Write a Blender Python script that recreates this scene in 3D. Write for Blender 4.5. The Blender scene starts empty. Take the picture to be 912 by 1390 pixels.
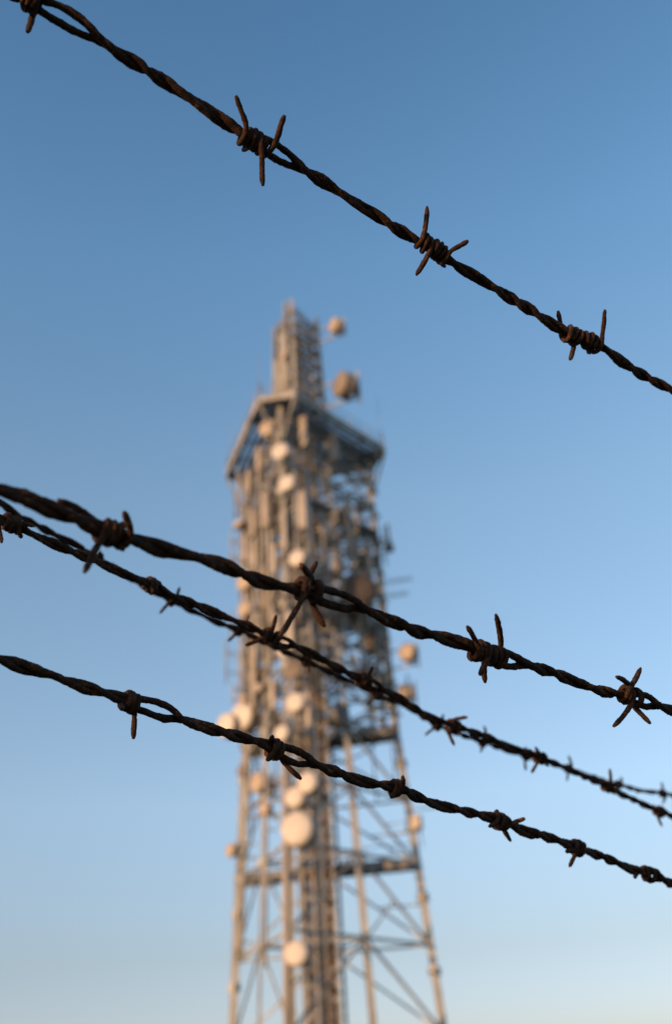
import bpy, math, random
from mathutils import Vector, Matrix

random.seed(7)
scene = bpy.context.scene
COL = scene.collection
PI = math.pi

# ------------------------------------------------------------------ materials
def nodes_of(name):
    m = bpy.data.materials.new(name)
    m.use_nodes = True
    nt = m.node_tree
    b = nt.nodes['Principled BSDF']
    return m, nt, b

def weathered(name, c0, c1, scale=3.0, rough=0.6, metallic=0.0, bump=0.0, detail=8.0, c2=None, spec=0.4, streak=1.0):
    """noise-mixed base colour, a second finer stain, optional bump"""
    m, nt, b = nodes_of(name)
    tc = nt.nodes.new('ShaderNodeTexCoord')
    mp = nt.nodes.new('ShaderNodeMapping')
    mp.inputs['Scale'].default_value = (1, 1, streak)
    nt.links.new(tc.outputs['Object'], mp.inputs['Vector'])
    n = nt.nodes.new('ShaderNodeTexNoise')
    n.inputs['Scale'].default_value = scale
    n.inputs['Detail'].default_value = detail
    n.inputs['Roughness'].default_value = 0.65
    nt.links.new(mp.outputs['Vector'], n.inputs['Vector'])
    r = nt.nodes.new('ShaderNodeValToRGB')
    r.color_ramp.elements[0].position = 0.35
    r.color_ramp.elements[0].color = (*c0, 1)
    r.color_ramp.elements[1].position = 0.68
    r.color_ramp.elements[1].color = (*c1, 1)
    if c2:
        e = r.color_ramp.elements.new(0.52)
        e.color = (*c2, 1)
    nt.links.new(n.outputs['Fac'], r.inputs['Fac'])
    nt.links.new(r.outputs['Color'], b.inputs['Base Color'])
    b.inputs['Roughness'].default_value = rough
    b.inputs['Metallic'].default_value = metallic
    b.inputs['Specular IOR Level'].default_value = spec
    if bump:
        n2 = nt.nodes.new('ShaderNodeTexNoise')
        n2.inputs['Scale'].default_value = scale * 2.7
        n2.inputs['Detail'].default_value = 10
        n2.inputs['Roughness'].default_value = 0.75
        nt.links.new(tc.outputs['Object'], n2.inputs['Vector'])
        bp = nt.nodes.new('ShaderNodeBump')
        bp.inputs['Strength'].default_value = 0.9
        bp.inputs['Distance'].default_value = bump
        nt.links.new(n2.outputs['Fac'], bp.inputs['Height'])
        nt.links.new(bp.outputs['Normal'], b.inputs['Normal'])
    return m

def rusty(name, dark, mid, bright, flake, zinc, rough=.9):
    """old wire: dark scale, brown rust, orange flakes, a few grey zinc remnants, pitted skin"""
    m, nt, b = nodes_of(name)
    tc = nt.nodes.new('ShaderNodeTexCoord'); v = tc.outputs['Object']
    def noise(scale, detail, rg):
        n = nt.nodes.new('ShaderNodeTexNoise'); n.inputs['Scale'].default_value = scale
        n.inputs['Detail'].default_value = detail; n.inputs['Roughness'].default_value = rg
        nt.links.new(v, n.inputs['Vector']); return n.outputs['Fac']
    def ramp(f, stops):
        r = nt.nodes.new('ShaderNodeValToRGB')
        for i, (p, c) in enumerate(stops):
            e = r.color_ramp.elements[i] if i < 2 else r.color_ramp.elements.new(p)
            e.position = p; e.color = (*c, 1) if len(c) == 3 else c
        nt.links.new(f, r.inputs['Fac']); return r.outputs['Color']
    def mix(f, a, c):
        x = nt.nodes.new('ShaderNodeMix'); x.data_type = 'RGBA'
        nt.links.new(f, x.inputs['Factor']); nt.links.new(a, x.inputs['A'])
        if isinstance(c, tuple): x.inputs['B'].default_value = (*c, 1)
        else: nt.links.new(c, x.inputs['B'])
        return x.outputs['Result']
    g = (0, 0, 0); w = (1, 1, 1)
    base = ramp(noise(430, 8, .7), [(.33, dark), (.67, bright), (.5, mid)])
    base = mix(ramp(noise(75, 4, .6), [(.42, g), (.66, (.55, .55, .55))]), base, dark)
    base = mix(ramp(noise(210, 7, .75), [(.57, g), (.66, (.85, .85, .85))]), base, flake)
    base = mix(ramp(noise(48, 5, .6), [(.64, g), (.74, (.6, .6, .6))]), base, zinc)
    nt.links.new(base, b.inputs['Base Color'])
    b.inputs['Roughness'].default_value = rough; b.inputs['Specular IOR Level'].default_value = .2
    n2 = noise(900, 8, .75)
    bp = nt.nodes.new('ShaderNodeBump'); bp.inputs['Strength'].default_value = 1; bp.inputs['Distance'].default_value = .0006
    nt.links.new(n2, bp.inputs['Height']); nt.links.new(bp.outputs['Normal'], b.inputs['Normal'])
    return m

M = {}
M['rust'] = rusty('rusted_wire', (.012, .0065, .0045), (.036, .016, .009), (.085, .035, .017), (.21, .08, .03), (.075, .066, .058))
M['rust_barb'] = rusty('rusted_barb', (.016, .009, .006), (.048, .021, .0115), (.105, .043, .020), (.20, .085, .036), (.085, .07, .058))
M['rust_far'] = rusty('rusted_wire_darker', (.011, .0065, .005), (.028, .013, .008), (.06, .027, .014), (.11, .048, .02), (.06, .05, .045))
M['steel'] = weathered('weathered_galvanised_steel', (.17, .148, .122), (.54, .49, .42), .9, .66, .1, 0, 8, (.40, .36, .305), .35, .35)
M['steel_dark'] = weathered('dull_steel', (.14, .135, .135), (.34, .32, .31), 1.1, .7, .1, 0, 6, None, .3, .4)
M['deck'] = weathered('deck_grating_steel', (.24, .31, .42), (.40, .48, .60), 1.5, .6, .25, 0, 6, None, .3)  # blue sky light on the platform underside is put into this colour
M['radome'] = weathered('radome_fabric', (.50, .425, .35), (.66, .575, .49), 1.6, .55, 0, 0, 7, None, .4, .5)
M['radome_tan'] = weathered('tanned_radome', (.33, .245, .175), (.47, .37, .28), 1.4, .6, 0, 0, 7, None, .3, .5)
M['radome_dark'] = weathered('shaded_radome', (.07, .048, .035), (.17, .12, .085), 1.2, .65, 0, 0, 7, None, .3, .5)  # shade on the right-face dishes, put into the radome colour
M['radome_dull'] = weathered('weathered_radome', (.14, .105, .08), (.30, .235, .18), 1.6, .65, 0, 0, 7, None, .3, .5)
M['drum'] = weathered('dish_shroud_paint', (.28, .225, .18), (.42, .35, .29), 1.3, .6, 0, 0, 6, None, .4, .5)
M['drum_dark'] = weathered('dark_and_shaded_shroud', (.10, .092, .085), (.23, .205, .185), 1.3, .65, 0, 0, 6, None, .3, .5)  # dark fittings; for dishes in shadow the shade is put into this colour
M['panel'] = weathered('panel_antenna_plastic', (.25, .195, .15), (.42, .345, .28), 1.2, .5, 0, 0, 6, None, .4, .4)
M['rust_box'] = weathered('rust_streaked_box', (.10, .05, .03), (.30, .20, .14), 1.5, .75)
M['cable'] = weathered('cable_sheath', (.04, .04, .043), (.12, .112, .105), 2, .6, 0, 0, 5, None, .4, .3)
M['concrete'] = weathered('footing_concrete', (.25, .24, .22), (.38, .36, .33), 3, .9)
M['grass'] = weathered('rough_grass', (.035, .05, .018), (.10, .095, .04), .35, .95, 0, 0, 12, (.06, .07, .026))

# ------------------------------------------------------------------ mesh building
def basis(t):
    t = t.normalized()
    a = Vector((0, 0, 1)) if abs(t.z) < .93 else Vector((1, 0, 0))
    u = a.cross(t).normalized()
    return u, t.cross(u)

class MB:
    def __init__(s):
        s.v = []; s.f = []; s.smooth = []
    def quad_ring(s, rings, closed_ends=True, smooth=False):
        n = len(rings[0]); o = len(s.v)
        for r in rings: s.v += [tuple(p) for p in r]
        for i in range(len(rings) - 1):
            for k in range(n):
                a = o + i*n + k; b = o + i*n + (k+1) % n
                s.f.append((a, b, b+n, a+n)); s.smooth.append(smooth)
        if closed_ends:
            s.f.append(tuple(o + k for k in reversed(range(n)))); s.smooth.append(False)
            e = o + (len(rings)-1)*n
            s.f.append(tuple(e + k for k in range(n))); s.smooth.append(False)
    def bar(s, a, b, w, h=None):
        """square-section member from a to b"""
        a = Vector(a); b = Vector(b); h = h or w
        u, v = basis(b - a)
        q = [u*(w/2)+v*(h/2), -u*(w/2)+v*(h/2), -u*(w/2)-v*(h/2), u*(w/2)-v*(h/2)]
        s.quad_ring([[a+p for p in q], [b+p for p in q]])
    def angle(s, a, b, w, t=None):
        """L-section member: two thin flanges"""
        a = Vector(a); b = Vector(b); t = t or w*.16
        u, v = basis(b - a)
        q = [Vector((0,0)), Vector((w,0)), Vector((w,t)), Vector((t,t)), Vector((t,w)), Vector((0,w))]
        q = [u*(p.x-w*.35)+v*(p.y-w*.35) for p in q]
        s.quad_ring([[a+p for p in q], [b+p for p in q]])
    def tube(s, pts, r, n=8, smooth=True):
        pts = [Vector(p) for p in pts]
        if not isinstance(r, (list, tuple)): r = [r]*len(pts)
        u = None; rings = []
        for i, p in enumerate(pts):
            t = (pts[min(i+1, len(pts)-1)] - pts[max(i-1, 0)]).normalized()
            if u is None: u, _ = basis(t)
            u = (u - t*u.dot(t)).normalized(); v = t.cross(u)
            rings.append([p + (u*math.cos(2*PI*k/n) + v*math.sin(2*PI*k/n))*r[i] for k in range(n)])
        s.quad_ring(rings, True, smooth)
    def rough_tube(s, pts, r, n=9, amp=.13, seed=0):
        """tube with a flaky, uneven skin"""
        rnd = random.Random(seed)
        pts = [Vector(p) for p in pts]
        if not isinstance(r, (list, tuple)): r = [r]*len(pts)
        u = None; rings = []; low = [1.0]*n; slow = 0.0
        for i, p in enumerate(pts):
            t = (pts[min(i+1, len(pts)-1)] - pts[max(i-1, 0)]).normalized()
            if u is None: u, _ = basis(t)
            u = (u - t*u.dot(t)).normalized(); v = t.cross(u)
            slow = slow*.9 + rnd.gauss(0, 1)*.1*amp*2.2
            ring = []
            for k in range(n):
                low[k] = low[k]*.62 + .38*(1 + rnd.gauss(0, 1)*amp*1.5)
                q = max(.6, low[k] + slow)
                ring.append(p + (u*math.cos(2*PI*k/n) + v*math.sin(2*PI*k/n))*r[i]*q)
            rings.append(ring)
        s.quad_ring(rings, True, True)
    def box(s, c, sx, sy, sz, rz=0):
        c = Vector(c); R = Matrix.Rotation(rz, 3, 'Z')
        q = [Vector((x*sx/2, y*sy/2, 0)) for x, y in ((1,1),(-1,1),(-1,-1),(1,-1))]
        s.quad_ring([[c + R@(p + Vector((0,0,-sz/2))) for p in q], [c + R@(p + Vector((0,0,sz/2))) for p in q]])
    def rbox(s, c, sx, sy, sz, bev):
        """upright box with rounded vertical edges and domed ends"""
        c = Vector(c); prof = []
        for ix, (x, y) in enumerate(((1,1),(-1,1),(-1,-1),(1,-1))):
            for k in range(4):
                a = ix*PI/2 + k*PI/6
                prof.append((x*(sx/2-bev)+bev*math.cos(a), y*(sy/2-bev)+bev*math.sin(a)))
        rings = []
        for z, q in ((-sz/2, .8), (-sz/2+bev*.8, 1), (sz/2-bev*.8, 1), (sz/2, .8)):
            rings.append([c + Vector((x*q, y*q, z)) for x, y in prof])
        s.quad_ring(rings)
    def lathe_y(s, prof, n=36, smooth=True):
        """profile of (radius, y) turned about the y axis"""
        rings = [[Vector((r*math.cos(2*PI*k/n), y, r*math.sin(2*PI*k/n))) for k in range(n)] for r, y in prof]
        s.quad_ring(rings, True, smooth)
    def plate(s, pts, th):
        """flat polygon with thickness, pts in order, extruded down z"""
        o = len(s.v); n = len(pts)
        s.v += [tuple(p) for p in pts] + [(p[0], p[1], p[2]-th) for p in pts]
        s.f.append(tuple(range(o, o+n))); s.f.append(tuple(o+n+k for k in reversed(range(n))))
        s.smooth += [False, False]
        for k in range(n):
            s.f.append((o+k, o+n+k, o+n+(k+1) % n, o+(k+1) % n)); s.smooth.append(False)
    def build(s, name, mat, parent=None):
        me = bpy.data.meshes.new(name)
        me.from_pydata(s.v, [], s.f); me.update()
        me.polygons.foreach_set('use_smooth', s.smooth)
        me.materials.append(mat)
        o = bpy.data.objects.new(name, me); COL.objects.link(o)
        if parent: o.parent = parent
        return o

def thing(name, label, cat, loc=(0,0,0), rz=0, group=None):
    o = bpy.data.objects.new(name, None); COL.objects.link(o)
    o.empty_display_size = .1
    o.location = loc; o.rotation_euler = (0, 0, rz)
    o['label'] = label; o['category'] = cat
    if group: o['group'] = group
    return o

# ------------------------------------------------------------------ measured layout (metres, world axes; the fence and the tower where they stand)
FENCE_NORMAL = Vector((0.0, 0.8623, 0.5064))
STRANDS = [{'label': 'topmost rusty barbed wire strand sloping alone across the open sky above the tower',
  'ctrl': [(-0.36409, 0.00102, 2.00347), (-0.28576, 0.05894, 1.98086), (-0.20744, 0.11685, 1.95825), (-0.16827, 0.14581, 1.94695),
           (-0.12911, 0.17476, 1.93564), (-0.11202, 0.18828, 1.92931), (-0.09994, 0.19629, 1.92728), (-0.09005, 0.20364, 1.92437),
           (-0.078, 0.21128, 1.92292), (-0.05069, 0.23035, 1.91684), (-0.03034, 0.24577, 1.91035), (-0.02156, 0.25181, 1.90854),
           (-0.01203, 0.25819, 1.90686), (0.00336, 0.2688, 1.90364), (0.0199, 0.28049, 1.89972), (0.03276, 0.28966, 1.89656),
           (0.04522, 0.29788, 1.89454), (0.05428, 0.30444, 1.89214), (0.07053, 0.31576, 1.88856), (0.08507, 0.32611, 1.885),
           (0.10187, 0.33768, 1.8815), (0.11128, 0.34361, 1.88043), (0.12023, 0.34871, 1.88026), (0.13647, 0.36076, 1.8755),
           (0.15577, 0.37357, 1.87226), (0.19099, 0.39726, 1.86585), (0.23165, 0.42515, 1.85756), (0.27231, 0.45305, 1.84928),
           (0.39429, 0.53674, 1.82443), (0.67891, 0.73201, 1.76645), (1.00419, 0.95517, 1.70018)],
  'barbs': [((-0.09046, 0.20325, 1.92463),
             [((0.00181, 0.00211, -0.01081, 0.004), (-0.00204, -0.00074, 0.01247, -0.004), 1, 2),
              ((-0.00485, -0.00923, -0.0041, 0.004), (0.00229, -0.01023, 0.00926, -0.004), 1, 2)],
             0.022),
            ((-0.02156, 0.25181, 1.90854),
             [((-0.0049, -0.01293, 0.0098, 0.004), (0.00178, 0.00859, -0.01435, 0.004), 1, 3),
              ((0.00611, 0.00571, 0.01177, 0.006), (-0.00096, -0.00065, -0.00295, -0.008), 1, 3)],
             0.017),
            ((0.04522, 0.29788, 1.89454),
             [((-0.00195, -0.0039, -0.01379, 0.005), (-0.00675, -0.00894, 0.01393, -0.002), -1, 2),
              ((0.0059, 0.01009, 0.00834, 0.006), (0.00013, 0.01067, -0.00199, -0.006), 1, 2.6)],
             0.003),
            ((0.11128, 0.34361, 1.88043),
             [((-0.01006, -0.01407, 0.00896, -0.003), (-0.00216, -0.00849, -0.01144, 0.006), -1, 2.6),
              ((0.00773, 0.00358, 0.01431, 0.005), (0.0, 0.01025, -0.00255, -0.007), 1, 2.6)],
             0.003),
            ((0.19307, 0.39869, 1.86542), [((-0.00257, -0.01717, 0.00939, 0.004), (0.00175, 0.0015, -0.01486, 0.004), 1, 2)], 0)],
  'seed': 1,
  'mat': 'rust',
  'bmat': 'rust_barb',
  'half': 0.0168},
 {'label': 'thickest rusty barbed wire strand, crossing the middle of the tower in front of the others',
  'ctrl': [(-0.33972, 0.02392, 1.75307), (-0.2624, 0.08731, 1.75131), (-0.18508, 0.1507, 1.74955), (-0.14642, 0.1824, 1.74867),
           (-0.10776, 0.21409, 1.74779), (-0.09745, 0.2226, 1.74748), (-0.08972, 0.2289, 1.74736), (-0.08445, 0.2332, 1.74726),
           (-0.07907, 0.23794, 1.74664), (-0.07355, 0.2428, 1.746), (-0.0647, 0.25058, 1.74499), (-0.05963, 0.25467, 1.74496),
           (-0.04989, 0.26257, 1.74488), (-0.04345, 0.2676, 1.74512), (-0.03684, 0.27289, 1.74517), (-0.02924, 0.27959, 1.74427),
           (-0.02223, 0.2856, 1.74371), (-0.00968, 0.29523, 1.74443), (-0.00132, 0.30223, 1.74403), (0.00662, 0.30887, 1.74364),
           (0.01933, 0.32021, 1.74193), (0.03363, 0.33219, 1.7412), (0.04278, 0.33986, 1.74074), (0.05224, 0.34794, 1.74002),
           (0.06209, 0.35604, 1.73975), (0.07296, 0.36474, 1.73985), (0.08522, 0.37505, 1.73916), (0.09836, 0.38622, 1.73825),
           (0.11626, 0.40026, 1.73883), (0.12785, 0.41006, 1.7381), (0.13716, 0.41767, 1.73792), (0.17386, 0.44792, 1.73684),
           (0.21236, 0.47978, 1.73551), (0.25087, 0.51165, 1.73418), (0.3664, 0.60724, 1.73019), (0.63595, 0.83029, 1.72087),
           (0.94402, 1.08521, 1.71023)],
  'barbs': [((-0.1099, 0.2124, 1.74775), [((-0.00118, -0.00562, 0.00691, 0.004), (0.00106, 0.00083, -0.00691, 0.004), 1, 2)], 0),
            ((-0.06453, 0.2508, 1.74486),
             [((-0.00273, -0.00687, -0.01137, 0.01), (0.00441, -0.00111, 0.0077, 0.006), -1, 2),
              ((-0.00314, -0.01721, 0.00363, -0.003), (0.00259, 0.00359, -0.00328, 0.004), -1, 3)],
             0.0),
            ((-0.00967, 0.29511, 1.74464),
             [((-0.00311, -0.01246, -0.01515, 0.01), (-0.00402, 0.00111, 0.00905, -0.004), -1, 2),
              ((0.00261, -0.00912, 0.00768, 0.004), (0.00134, 0.00743, -0.00987, 0.003), -1, 2)],
             0.02),
            ((0.05224, 0.34794, 1.74002),
             [((-0.00229, -0.00453, -0.00787, 0.005), (-0.00721, -0.01705, 0.00715, 0.003), -1, 2.6),
              ((0.00081, 0.00698, -0.01056, -0.003), (0.00721, -0.00708, 0.01494, 0.004), 1, 2.6)],
             0.017),
            ((0.11626, 0.40026, 1.73883),
             [((-0.00261, -0.01581, -0.01225, 0.009), (-0.00623, 0.00439, 0.01188, -0.004), -1, 2),
              ((0.00348, -0.01902, 0.00622, 0.005), (0.0016, 0.01272, -0.00875, 0.003), -1, 2)],
             0.016)],
  'seed': 2,
  'mat': 'rust',
  'bmat': 'rust_barb',
  'half': 0.0175},
 {'label': 'rusty barbed wire strand just below the thickest one, with a finer strand tangled behind it',
  'ctrl': [(-0.3845, 0.14506, 1.86903), (-0.31484, 0.21603, 1.8585), (-0.24517, 0.28699, 1.84797), (-0.21034, 0.32247, 1.8427),
           (-0.17551, 0.35795, 1.83743), (-0.16147, 0.37233, 1.83519), (-0.14924, 0.38514, 1.83281), (-0.14387, 0.39018, 1.83265),
           (-0.13669, 0.39818, 1.83052), (-0.12789, 0.40704, 1.82935), (-0.12043, 0.41407, 1.82909), (-0.11395, 0.42043, 1.82847),
           (-0.10476, 0.42996, 1.82683), (-0.09223, 0.4428, 1.82481), (-0.08489, 0.45077, 1.82295), (-0.07439, 0.46113, 1.82187),
           (-0.06356, 0.47204, 1.82043), (-0.05095, 0.48458, 1.81898), (-0.03674, 0.49866, 1.81743), (-0.02344, 0.51198, 1.81576),
           (-0.00971, 0.52667, 1.81262), (-0.00224, 0.53465, 1.81093), (0.00996, 0.54702, 1.80918), (0.02254, 0.56025, 1.80664),
           (0.03375, 0.57254, 1.80361), (0.0503, 0.59084, 1.79889), (0.06492, 0.60535, 1.79727), (0.08572, 0.62539, 1.79588),
           (0.10385, 0.64348, 1.79371), (0.1262, 0.6654, 1.79163), (0.14911, 0.68883, 1.78804), (0.16779, 0.70764, 1.78553),
           (0.17963, 0.71959, 1.78393), (0.19694, 0.73784, 1.78037), (0.22607, 0.7675, 1.77596), (0.23742, 0.77874, 1.77476),
           (0.30487, 0.84781, 1.76401), (0.3397, 0.88329, 1.75873), (0.37453, 0.91878, 1.75344), (0.47901, 1.02523, 1.7376),
           (0.7228, 1.27363, 1.70064), (1.00141, 1.55751, 1.6584)],
  'barbs': [((-0.17091, 0.36266, 1.8367), [((-0.0022, 0.00039, -0.00808, 0.004), (0.00121, -8e-05, 0.00751, -0.004), 1, 2)], 0),
            ((-0.14466, 0.38962, 1.83239),
             [((-0.00456, -0.00242, -0.00903, 0.004), (0.00167, 0.0047, -0.00402, 0.004), 1, 2),
              ((0.00341, 0.00756, 0.00348, 0.005), (-0.00167, -0.00219, 0.00111, -0.006), -1, 2)],
             0),
            ((-0.09223, 0.4428, 1.82481),
             [((-0.00268, -0.0054, -0.00217, 0.006), (0.00289, 0.0054, 0.00217, -0.006), 1, 2),
              ((-0.00089, -0.00096, -0.0014, 0.007), (0.00144, 0.00011, 0.00141, -0.006), -1, 2)],
             0.004),
            ((-0.03674, 0.49866, 1.81743),
             [((-0.00429, -0.00809, 0.01213, 0.003), (-0.00721, -0.01796, -0.00827, 0.005), 1, 2),
              ((0.00171, 0.00274, -0.00189, 0.006), (-0.00085, -0.00125, 0.00197, -0.006), 1, 2)],
             0.012),
            ((0.00996, 0.54702, 1.80918),
             [((-0.00121, -0.00432, 0.01003, 0.006), (0.00317, 0.01114, -0.00403, -0.004), 1, 2),
              ((-0.00364, -0.00667, -0.00401, 0.005), (0.00121, 0.00076, 0.00225, -0.005), 1, 2)],
             0.014),
            ((0.06492, 0.60535, 1.79727),
             [((-0.00458, 0.00141, 0.00881, 0.004), (-0.00488, 0.00067, -0.01005, 0.005), -1, 1),
              ((0.00143, 0.0009, -0.00146, 0.006), (-0.00143, 0.00025, 0.00176, -0.006), 1, 2)],
             0),
            ((0.1262, 0.6654, 1.79163),
             [((-0.00591, -0.01662, 0.00568, 0.004), (-0.00587, -0.00929, -0.01051, 0.005), 1, 2),
              ((0.0013, 0.00259, -0.00215, 0.005), (-0.00165, -0.00093, 0.00207, -0.005), 1, 2)],
             0),
            ((0.17963, 0.71959, 1.78393),
             [((-0.00269, -0.01529, 0.0126, 0.004), (-0.00554, -0.01871, 7e-05, 0.004), 1, 2),
              ((0.00185, 0.00262, -0.00165, 0.005), (0.0, 0.00549, 0.0047, 0.004), 1, 2)],
             0),
            ((0.22607, 0.7675, 1.77596),
             [((-0.00118, 0.00433, -0.00897, 0.004), (-0.00576, -0.00638, 0.0022, -0.004), 1, 2),
              ((0.00207, 0.0032, 0.00257, 0.004), (-0.00044, -0.00461, -0.00447, 0.004), -1, 2)],
             0)],
  'seed': 4,
  'mat': 'rust',
  'bmat': 'rust_barb',
  'half': 0.0168},
 {'label': 'finest and farthest barbed wire strand, weaving behind another strand and parting above it at right',
  'ctrl': [(-0.43949, 0.26085, 1.98025), (-0.37094, 0.33146, 1.9625), (-0.3024, 0.40208, 1.94475), (-0.26812, 0.43738, 1.93588),
           (-0.23385, 0.47269, 1.927), (-0.21481, 0.49114, 1.92386), (-0.1983, 0.50801, 1.9198), (-0.18958, 0.51829, 1.91554),
           (-0.17915, 0.52932, 1.9124), (-0.16986, 0.53896, 1.9099), (-0.15991, 0.54861, 1.90823), (-0.15096, 0.55817, 1.9054),
           (-0.13369, 0.57708, 1.89919), (-0.11064, 0.60109, 1.89282), (-0.08879, 0.6225, 1.88885), (-0.07131, 0.63946, 1.88593),
           (-0.06024, 0.65036, 1.88385), (-0.04745, 0.66284, 1.8816), (-0.0284, 0.68193, 1.87749), (-0.0132, 0.69698, 1.8745),
           (0.00414, 0.7137, 1.87176), (0.02363, 0.73368, 1.86687), (0.04411, 0.75272, 1.86472), (0.06926, 0.77988, 1.85628),
           (0.08969, 0.79932, 1.85347), (0.10836, 0.81659, 1.85165), (0.12772, 0.83416, 1.8503), (0.14776, 0.85234, 1.8489),
           (0.16782, 0.87029, 1.84788), (0.18932, 0.88979, 1.84638), (0.21785, 0.91625, 1.84352), (0.24292, 0.93875, 1.84213),
           (0.26907, 0.96185, 1.84127), (0.2947, 0.98311, 1.84255), (0.30739, 0.99407, 1.84253), (0.39297, 1.07009, 1.83903),
           (0.43062, 1.10299, 1.83835), (0.46827, 1.13588, 1.83767), (0.58122, 1.23456, 1.83564), (0.84478, 1.4648, 1.83088),
           (1.14599, 1.72794, 1.82545)],
  'barbs': [((-0.22131, 0.48532, 1.92419), [((-0.00183, -0.00642, 0.00909, 0.004), (0.00183, 0.00368, -0.00779, 0.004), 1, 2)], 0),
            ((-0.15056, 0.55844, 1.90551), [((-0.00186, -0.00299, 0.00504, 0.004), (0.00176, 0.00168, -0.00362, 0.004), 1, 2)], 0),
            ((-0.11064, 0.60109, 1.89282), [((6e-05, -0.00327, 0.01095, 0.004), (-0.00258, -0.00569, -0.01018, 0.004), 1, 2)], 0),
            ((-0.07135, 0.63971, 1.8855), [((0.00016, -0.00204, 0.01361, 0.004), (-0.00257, -0.00659, -0.00912, 0.004), 1, 2)], 0),
            ((-0.0284, 0.68193, 1.87749), [((-0.00177, -0.01016, 0.00627, 0.004), (0.00232, 0.00461, -0.00488, 0.004), 1, 2)], 0),
            ((0.02249, 0.73284, 1.86664), [((-0.0032, -0.0072, -0.00839, 0.004), (0.00223, 0.00443, 0.00674, -0.004), -1, 2)], 0),
            ((0.06926, 0.77988, 1.85628), [((-0.0037, -0.00872, -0.01044, 0.004), (0.00239, -0.00472, 0.01062, 0.004), -1, 2)], 0),
            ((0.10836, 0.81659, 1.85165), [((-0.00077, -0.00188, -0.00727, 0.004), (0.00042, -0.01042, 0.01394, 0.004), -1, 2)], 0),
            ((0.14776, 0.85234, 1.8489), [((-0.00252, 0.00272, -0.01123, 0.004), (0.00288, -0.00066, 0.00622, -0.004), -1, 2)], 0),
            ((0.18932, 0.88979, 1.84638), [((-0.00178, 0.00119, -0.00993, 0.004), (0.00178, -0.01099, 0.01155, 0.004), -1, 2)], 0),
            ((0.24292, 0.93875, 1.84213), [((-0.00199, -0.00406, -0.00839, 0.004), (0.00199, -0.00556, 0.00822, 0.004), -1, 2)], 0),
            ((0.2947, 0.98311, 1.84255), [((-0.00223, -0.0114, 0.01167, 0.004), (0.0026, -0.00082, -0.00878, 0.004), 1, 2)], 0)],
  'seed': 5,
  'mat': 'rust_far',
  'bmat': 'rust_far',
  'half': 0.0168},
 {'label': 'lowest rusty barbed wire strand, the one passing under the large round dishes',
  'ctrl': [(-0.36735, 0.10218, 1.7689), (-0.29225, 0.16751, 1.75933), (-0.21715, 0.23285, 1.74976), (-0.1796, 0.26551, 1.74497),
           (-0.14205, 0.29818, 1.74019), (-0.1291, 0.30952, 1.73842), (-0.1174, 0.31951, 1.73722), (-0.11137, 0.32487, 1.73628),
           (-0.10284, 0.33207, 1.73554), (-0.09644, 0.33775, 1.73454), (-0.08766, 0.3455, 1.73325), (-0.07974, 0.35258, 1.73194),
           (-0.07131, 0.35976, 1.73111), (-0.06293, 0.36756, 1.72925), (-0.05422, 0.37504, 1.7283), (-0.03839, 0.38887, 1.72618),
           (-0.03031, 0.3962, 1.72468), (-0.01777, 0.40767, 1.72221), (-0.00555, 0.4187, 1.72004), (0.00568, 0.42844, 1.71865),
           (0.01832, 0.43907, 1.71761), (0.032, 0.45194, 1.71436), (0.04887, 0.46649, 1.71241), (0.06444, 0.47967, 1.71099),
           (0.07831, 0.49249, 1.70805), (0.09164, 0.50405, 1.70641), (0.10796, 0.51847, 1.704), (0.12284, 0.53193, 1.70128),
           (0.14011, 0.5479, 1.69762), (0.15166, 0.55809, 1.69593), (0.16642, 0.57178, 1.69272), (0.21171, 0.61243, 1.68502),
           (0.24854, 0.64562, 1.67854), (0.28537, 0.67881, 1.67205), (0.39585, 0.77838, 1.65261), (0.65366, 1.01072, 1.60724),
           (0.94829, 1.27624, 1.55539)],
  'barbs': [((-0.12333, 0.31452, 1.73772), [((-0.00168, 0.00541, -0.00801, 0.004), (0.00147, -0.0052, 0.00753, -0.004), 1, 2)], 0),
            ((-0.07927, 0.35289, 1.73203),
             [((0.00278, 0.00518, -0.0114, 0.004), (-0.00278, 0.0013, 0.00149, -0.008), 1, 2),
              ((-0.00199, -0.00582, -0.00106, 0.008), (0.00079, 0.00435, 0.00146, -0.006), 1, 2)],
             0.021),
            ((-0.03031, 0.3962, 1.72468),
             [((0.00234, 0.0144, -0.00589, 0.006), (-0.00206, -0.00646, 0.00555, 0.004), 1, 2),
              ((-0.002, -0.00354, -0.0042, 0.004), (0.00048, 0.00369, 0.0019, -0.006), -1, 2)],
             0.019),
            ((0.01834, 0.43891, 1.71788), [((0.00148, -0.00398, 0.00721, 0.005), (-0.00203, -0.00356, -0.00357, 0.004), 1, 2)], 0.0),
            ((0.06444, 0.47967, 1.71099),
             [((0.00746, 0.01124, 0.00686, 0.006), (-0.00149, -0.00629, -0.00229, 0.005), 1, 2),
              ((0.00681, 0.01905, -0.0079, -0.003), (0.00107, 0.0046, 0.00339, -0.005), 1, 2)],
             0.009),
            ((0.10796, 0.51847, 1.704), [((0.00459, -0.00813, -0.0072, 0.008), (-0.00361, -0.01057, -0.00197, 0.004), 1, 2)], 0.0),
            ((0.15166, 0.55809, 1.69593), [((-0.00535, -0.01755, -0.0021, 0.006), (0.00216, 0.00804, 0.00308, -0.004), 1, 2)], 0.006),
            ((0.21171, 0.61243, 1.68502), [((-0.00313, -0.00678, -0.00746, 0.004), (0.00218, 0.0071, 0.00707, -0.004), 1, 2)], 0)],
  'seed': 3,
  'mat': 'rust',
  'bmat': 'rust_barb',
  'half': 0.0168}]
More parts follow.
